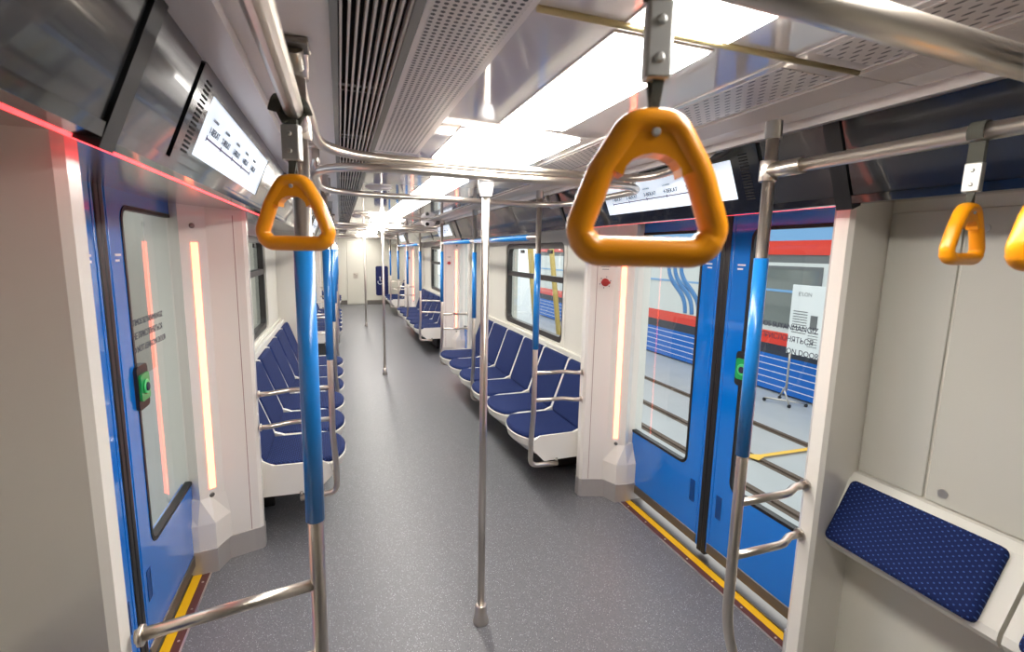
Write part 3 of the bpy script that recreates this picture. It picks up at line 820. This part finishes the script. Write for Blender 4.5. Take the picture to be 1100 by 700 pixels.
def hoop(y0, i):
    wd = ['nearest', 'second', 'farthest'][i]
    z = 2.0
    r = thing('ring_rail', 'closed steel ring rail under the ceiling at the %s doors' % wd, 'rail', (0, y0 + .48, z), 'ring rails at the doors'); off = r.location.copy()
    pts = fillet([(-.655, y0 - .06, z), (0.1, y0 - .01, z), (.765, y0 - .06, z), (.775, y0 + .93, z), (-.655, y0 + .90, z)], [.34, 1.2, .24, .32, .34], 10, True)
    MB().tube(pts, .0165, 14, closed=True).build('ring_tube', M['steel'], r, off)
    for sx, q in ((-.645, .16), (.745, .10)):
        a = MB().tube([(sx, y0 + q, z), (sx, y0 + q, ZC - .01)], .0145)
        a.lathe((sx, y0 + q, ZC - .018), [(.026, 0), (.026, .016)], 16)
        a.build('hanger', M['steel'], r, off)
    for sx in (-.62, .73):
        MB().tube(fillet([(sx, y0 + .80, z), (sx, y0 + 1.02, z), (sx, y0 + 1.10, ZC)], .09, 8), .0145).build('curved_hanger', M['steel'], r, off)
    r = thing('grab_rail', 'steel cross rail bending up to the ceiling beside the ring rail at the %s doors' % wd, 'rail', (0, y0, z + .034), 'cross rails at the doors'); off = r.location.copy()
    zz = z + .036
    pts = fillet([(-.64, y0 - .84, ZC - .012), (-.64, y0 - .76, zz), (-.62, y0 - .01, zz), (.73, y0 + .0, zz), (.73, y0 - .36, zz + .02), (.73, y0 - .44, ZC - .01)], [0, .05, .30, .20, .08, 0], 10)
    MB().tube(pts, .0175, 14).build('tube', M['steel'], r, off)
    MB().box(-.668, -.612, y0 - .87, y0 - .81, ZC - .014, ZC - .001, .003).build('ceiling_plate', M['dark_steel'], r, off)
    MB().box(.70, .76, y0 - .47, y0 - .41, ZC - .020, ZC - .001, .003).build('ceiling_plate', M['dark_steel'], r, off)
for i, zc in enumerate(ZONES): hoop(zc - .10, i)
# thick cross rail close to the viewer
r = thing('grab_rail', 'thick steel cross rail close to the viewer at the top right', 'rail', (0, .42, 1.955)); off = r.location.copy()
MB().tube([(-.62, .385, 1.955), (.62, .425, 1.955)], .0185, 20).build('tube', M['steel'], r, off)
b = MB(); b.lathe((-.62, .385, 1.955), [(.024, -.02), (.024, .05)], 18, 'x'); b.lathe((.575, .425, 1.955), [(.024, 0), (.024, .06)], 18, 'x'); b.build('end_sleeve', M['steel'], r, off)

# ------------------------------------------------------------------ hanging handles
def handle(loc, rz, label, top, tilt=0., strap_w=.030, cross=False, turn=False, size=1.):
    """loc: apex of the yellow grip; top: height of the rail above the apex"""
    r = thing('hanging_handle', label, 'handle', loc, 'yellow hanging handles')
    r.rotation_euler = (tilt, 0, rz)
    tri = [(-.019, -.006), (.019, -.006), (.046, -.050), (.065, -.103), (.052, -.122), (-.052, -.122), (-.065, -.103), (-.046, -.050)]
    pts = fillet([(a, 0, b) for a, b in tri], [.022, .022, .09, .02, .022, .022, .02, .09], 6, True)
    rr = []; fl = []
    for p in pts:
        t = max(0, min(1, (p.z + .045) / .045)); rr.append(.0130 + .0012 * (p.z < -.11)); fl.append(1.15 + .15 * t)
    g = MB().tube(pts, rr, 16, closed=True, flat=fl, up=None)
    g.build('grip', M['yellow'], r)
    # flat web closing the apex
    w = MB(); w.prism([(-.018, -.004), (.018, -.004), (.039, -.048)] + [(.027 * math.cos(a), -.054 + .020 * math.sin(a)) for a in [PI * k / 8 for k in range(9)]] + [(-.039, -.048)], -.0115, .0115, 'y'); w.build('apex_web', M['yellow'], r)
    MB().lathe((0, -.0130, -.016), [(.004, .004), (.004, -.0005), (.003, -.0015)], 12, 'y').build('rivet', M['clamp'], r)
    s = MB(); h = strap_w / 2
    # webbing: lower V, column, upper loop round the rail
    s.prism([(-h * .5, -.004), (h * .2, -.004), (h * .8, .04), (-h * .3, .04)], -.006, -.002, 'y')
    s.prism([(-h * .2, -.004), (h * .5, -.004), (h * .3, .04), (-h * .8, .04)], .002, .006, 'y')
    if not cross:
        s.box(-h, h, -.0055, -.0015, .036, top - .012); s.box(-h, h, .0015, .0055, .036, top - .012)
        loop = [(0.0258 * math.cos(a), 0.0258 * math.sin(a)) for a in [PI * k / 14 for k in range(-3, 18)]]
        inner = [(p[0] * .87, p[1] * .87) for p in loop]
        poly = [(y, top + z) for y, z in loop] + [(y, top + z) for y, z in inner[::-1]]
        s.prism(poly, -h, h, 'x')
    else:   # slack webbing crossing itself before it goes round the rail
        c0 = .030 + .07
        for sg in (-1, 1):
            pts = [V((sg * .004, sg * .004, c0)), V((sg * .018, sg * .006, c0 + .03)), V((sg * .026, sg * .014, top - .01)), V((sg * .012, sg * .02, top + .018)), V((0, 0, top + .023))]
            s.tube(fillet(pts, .02, 5), .011, 8, flat=.22, up=(1, .3, 0))
        s.box(-h * .8, h * .8, -.005, .005, .03, c0 + .004)
    if turn: bmesh.ops.rotate(s.bm, verts=s.bm.verts, cent=(0, 0, 0), matrix=Matrix.Rotation(PI / 2, 3, 'Z'))
    s.build('strap', M['strap'], r)
    c = MB().box(-h - .002, h + .002, -.009, .009, .030, .095, .003); 
    if turn: bmesh.ops.rotate(c.bm, verts=c.bm.verts, cent=(0, 0, 0), matrix=Matrix.Rotation(PI / 2, 3, 'Z'))
    c = c.build('strap_clamp', M['clamp'], r)
    for z in (.047, .078):
        q = MB().lathe((0, -.009, z), [(.0045, .001), (.0045, -.001), (.0025, -.0025)], 12, 'y')
        if turn: bmesh.ops.rotate(q.bm, verts=q.bm.verts, cent=(0, 0, 0), matrix=Matrix.Rotation(-PI / 2, 3, 'Z'))
        q.build('clamp_rivet', M['clamp'], c)
    r.scale = (size,) * 3
    return r
handle((-.293, .397, 1.8255), -.33, 'large yellow triangular handle hanging closest to the viewer, in front of the bright ceiling panels', .121, strap_w=.020)
handle((-.645, 1.03, 1.832), -.35, 'yellow triangular handle hanging by the left blue pole', .122, cross=True)
handle((.641, .645, 1.814), .07, 'yellow triangular handle hanging from the right rail, turned edge on', .141 / .88, turn=True, size=.88)
handle((.416, .420, 1.818), -.10, 'yellow triangular handle cut off by the right edge of the picture', .136 / .95, size=.95)

# ------------------------------------------------------------------ wheelchair backrest pad far away
r = thing('wheelchair_backrest', 'upright navy wheelchair back pad near the far end, with white symbol', 'backrest', (.57, 14.62, 0)); off = (.57, 14.5, 0)
mp = lambda u, v, w: V((.56 + u, 14.5 - w, v))
MB().loft([[mp(u, v, w) for u, v in MB.rrect(-.175 + i, .175 - i, .40 + i, 1.25 - i, .05)] for i, w in ((0, 0), (0, .06), (.012, .075))], False).build('pad', M['pad'], r, off)
MB().tube([(.60, 14.52, 0), (.60, 14.52, 1.3), ], .018).build('post', M['dark_steel'], r, off)
MB().lathe((.60, 14.52, 0), [(.05, 0), (.045, .02), (.02, .03)]).build('foot', M['dark_steel'], r, off)
sy = MB()
sy.lathe((.50, 14.42, .93), [(.018, 0), (.018, -.006)], 16, 'y')
for a in range(20):
    pass
sy.tube([(.50 + .062 * math.cos(a), 14.42, .79 + .062 * math.sin(a)) for a in [math.radians(150 + 240 * k / 20) for k in range(21)]], .009, 8)
sy.tube([(.50, 14.42, .91), (.50, 14.42, .82), (.57, 14.42, .82), (.60, 14.42, .74)], .010, 8)
sy.build('wheelchair_symbol', M['white_ink'], r, off)

# ------------------------------------------------------------------ outside: the depot
GZ = -1.1
tag(MB().box(-14, 60, -20, 60, GZ - .2, GZ).build('ground', M['ground']), 'pale concrete depot floor outside the windows', kind='structure')
tag(MB().box(-4.9, -4.7, -20, 45, GZ, 4.2).build('wall_depot', M['depot']), 'pale depot wall outside the left windows', kind='structure')
for k, x in enumerate((4.1, 4.9, 6.05)):
    b = MB(); b.box(x - .035, x + .035, -10, 40, GZ, GZ + .03); b.box(x - .09, x + .09, -10, 40, GZ - .01, GZ + .004)
    tag(b.build('rail_track', M['pit']), '%s brown rail groove in the depot floor, counting from the carriage' % ORD[k], 'rail', 'rails in the depot floor')
# train standing alongside
X0 = 8.0
tr = thing('neighbour_train', 'red white and blue train standing alongside, seen through the right door windows', 'train', (X0 + 1.3, 8, GZ)); off = tr.location.copy()
YA, YB = -6, 20.8
bx = lambda x, z0, z1, m, n, y0=YA, y1=YB: MB().box(x, X0 + 2.6, y0, y1, z0, z1).build(n, m, tr, off)
bx(X0, .19, 1.62, M['t_white'], 'body_side'); bx(X0 - .005, 1.78, 2.06, M['t_red'], 'upper_red_band'); bx(X0 + .02, 1.62, 1.78, M['t_grey'], 'upper_grey_band')
bx(X0, 2.06, 2.30, M['t_pale'], 'roof_band'); bx(X0 + .1, 2.30, 2.44, M['t_grey'], 'roof')
bx(X0 - .008, -.08, .19, M['t_red'], 'lower_red_band'); bx(X0 - .004, -.30, -.08, M['t_dark'], 'dark_band'); bx(X0 - .01, -1.06, -.30, M['t_blue'], 'blue_skirt')
b = MB()
for k in range(5): b.box(X0 - .016, X0, YA, YB, -.95 + k * .14, -.935 + k * .14)
b.build('skirt_lines', M['white_ink'], tr, off)
b = MB().box(X0 - .02, X0, YA, YB, 1.02, 1.07); b.build('waist_rail', M['t_pale'], tr, off)
wins = [(-4.6, -3.2), (-2.7, -1.3), (.4, 1.8), (2.3, 3.7), (4.6, 5.25), (5.35, 6.0), (6.7, 8.9), (9.05, 10.0), (13.2, 14.6), (15.1, 16.5)]
for k, (a, c) in enumerate(wins):
    mp = lambda u, v, w: V((X0 - w, u, v))
    door = k in (4, 5)
    z0, z1 = (.22, 1.60) if door else (.30, 1.55)
    f = MB().ring(mp, (a, c, z0, z1), (a + .08, c - .08, z0 + (.72 if door else .06), z1 - .06), 0, .012, .06).build('door_frame' if door else 'window_frame', M['t_grey'], tr, off)
    MB().slab(mp, (a + .06, c - .06, z0 + (.7 if door else .04), z1 - .05), -.002, .006).build('pane', M['t_pane'] if door else M['t_glass'], f, off)
    if door: MB().slab(mp, (a + .06, c - .06, z0 + .02, z0 + .7), -.002, .007).build('leaf', M['t_white'], f, off)
# emblem of interlaced blue waves on a white field
b = MB().box(X0 - .014, X0, 9.95, 11.35, .20, 1.60); b.build('emblem_field', M['t_white'], tr, off)
w = MB()
for q in range(3):
    pts = []
    for k in range(25):
        u = k / 24; z = 1.55 - 1.33 * u
        y = 10.62 - .42 * math.tanh((u - .5) * 4.2) + (q - 1) * .26
        pts.append((X0 - .016, y, z))
    w.tube(pts, .078, 6, flat=.2, up=(0, 1, 0))
w.build('wave_emblem', mat('emblem_blue', (64, 128, 190), .4), tr, off)
# sign on a wheeled stand
r = thing('notice_stand', 'white printed notice board on a wheeled metal stand outside the right doors', 'sign', (7.55, 6.6, GZ)); off = r.location.copy()
MB().box(7.53, 7.55, 6.22, 6.92, -.10, 1.22, .006).build('board', M['paper'], r, off)
k = MB()
for j in range(9): k.box(7.526, 7.531, 6.55, 6.85, .72 - j * .05, .735 - j * .05)
for j in range(6): k.box(7.526, 7.531, 6.30, 6.50, .35 - j * .05, .362 - j * .05)
k.box(7.526, 7.531, 6.34, 6.48, .42, .68)
k.build('printed_lines', M['t_grey'], r, off)
text('E’LON', .10, frame_m(V((7.528, 6.78, 1.02)) - off, (0, -1, 0), (0, 0, 1)), M['t_grey'], r)
MB().tube([(7.57, 6.86, GZ + .25), (7.57, 6.86, .2)], .02).build('post', M['steel'], r, off)
k = MB(); k.tube(fillet([(7.38, 6.60, GZ + .06), (7.38, 6.72, GZ + .28), (7.55, 6.86, GZ + .30), (7.7, 7.0, GZ + .28), (7.7, 7.1, GZ + .06)], .06), .018); k.tube([(7.3, 7.1, GZ + .07), (7.75, 6.55, GZ + .07)], .018); k.build('stand_base', M['steel'], r, off)
for p in ((7.3, 7.1), (7.75, 6.55), (7.38, 6.6), (7.7, 7.1)): MB().lathe((p[0], p[1] - .015, GZ + .035), [(.035, 0), (.035, .03)], 14, 'y').build('castor', M['rubber'], r, off)
o = MB().prism([(4.75, 5.0), (4.82, 4.85), (5.0, 4.92), (6.6, 4.90), (6.6, 4.98), (5.0, 5.0), (4.85, 5.06)], GZ + .03, GZ + .034).build('barrier_tape', M['tape'])
tag(o, 'yellow tape lying on the depot floor across the rails', 'tape')
# ochre posts leaning outside the bench window
for k, (x, y, dy) in enumerate(((4.35, 12.6, -.9), (4.65, 11.9, -1.0), (5.2, 12.0, -1.1))):
    b = MB().tube([(x, y + .5, 4.0), (x, y + dy, GZ)], .09 - .02 * k, 8)
    tag(b.build('leaning_post', M['yellow_post']), '%s slanting ochre post outside the right bench window, from the left' % ORD[k], 'post', 'slanting posts outside the window')

# the left side stands a little farther from the aisle's middle
bpy.context.view_layer.update()
for o in list(COL.objects):
    if o.parent or o.name.split('.')[0] in ('grab_pole', 'grab_rail', 'hanging_handle', 'centre_pole', 'ring_rail', 'wall_depot', 'ground', 'ceiling', 'ceiling_grille', 'camera'): continue
    pts = [c.matrix_world @ V(b) for c in [o] + list(o.children_recursive) if c.type == 'MESH' for b in c.bound_box]
    if pts and max(p.x for p in pts) < -.6 and min(p.x for p in pts) > -2:
        k = o.name.split('.')[0]; near = max(p.y for p in pts) < 1.6
        o.location.x -= .0 if k.startswith(('door_1', 'door_2', 'door_3', 'door_4', 'door_5', 'door_6', 'door_8', 'door_9')) else .014 if k == 'door_pillar' and near else .04
        if k == 'door_pillar' and near: o.location.y -= .09
        if k in ('route_display', 'overhead_panel') or (k.startswith('trim') and max(p.y for p in pts) - min(p.y for p in pts) < .1): o.location.y -= .10

# ------------------------------------------------------------------ world, camera, exposure
w = bpy.data.worlds.new('World'); SC.world = w; w.use_nodes = True
bg = w.node_tree.nodes['Background']; bg.inputs[0].default_value = (.93, .97, 1, 1); bg.inputs[1].default_value = 1.6

cam = bpy.data.cameras.new('camera'); co = bpy.data.objects.new('camera', cam); COL.objects.link(co)
cam.sensor_width = 36; cam.lens = 520.172 * 36 / 1100; cam.clip_start = .02; cam.clip_end = 200
R_ = V((0.9434431947820952, -0.33090469526132543, 0.020421088936761266)); D_ = V((-0.03022503166440461, -0.14718692411265036, -0.9886467806204309)); W_ = V((0.33015357892992697, 0.9321148491598372, -0.14886410680716236))
m = Matrix.Identity(4)
for i in range(3): m[i][0], m[i][1], m[i][2] = R_[i], -D_[i], -W_[i]
m.translation = (-.566, 0, 1.70); co.matrix_world = m
cam.dof.use_dof = True; cam.dof.focus_distance = 2.6; cam.dof.aperture_fstop = 5.6
SC.camera = co
SC.cycles.max_bounces = 14; SC.cycles.diffuse_bounces = 8; SC.cycles.glossy_bounces = 6; SC.cycles.transparent_max_bounces = 16
SC.view_settings.view_transform = 'Standard'; SC.view_settings.look = 'None'; SC.view_settings.exposure = .35; SC.view_settings.gamma = 1
SC.view_settings.use_curve_mapping = False
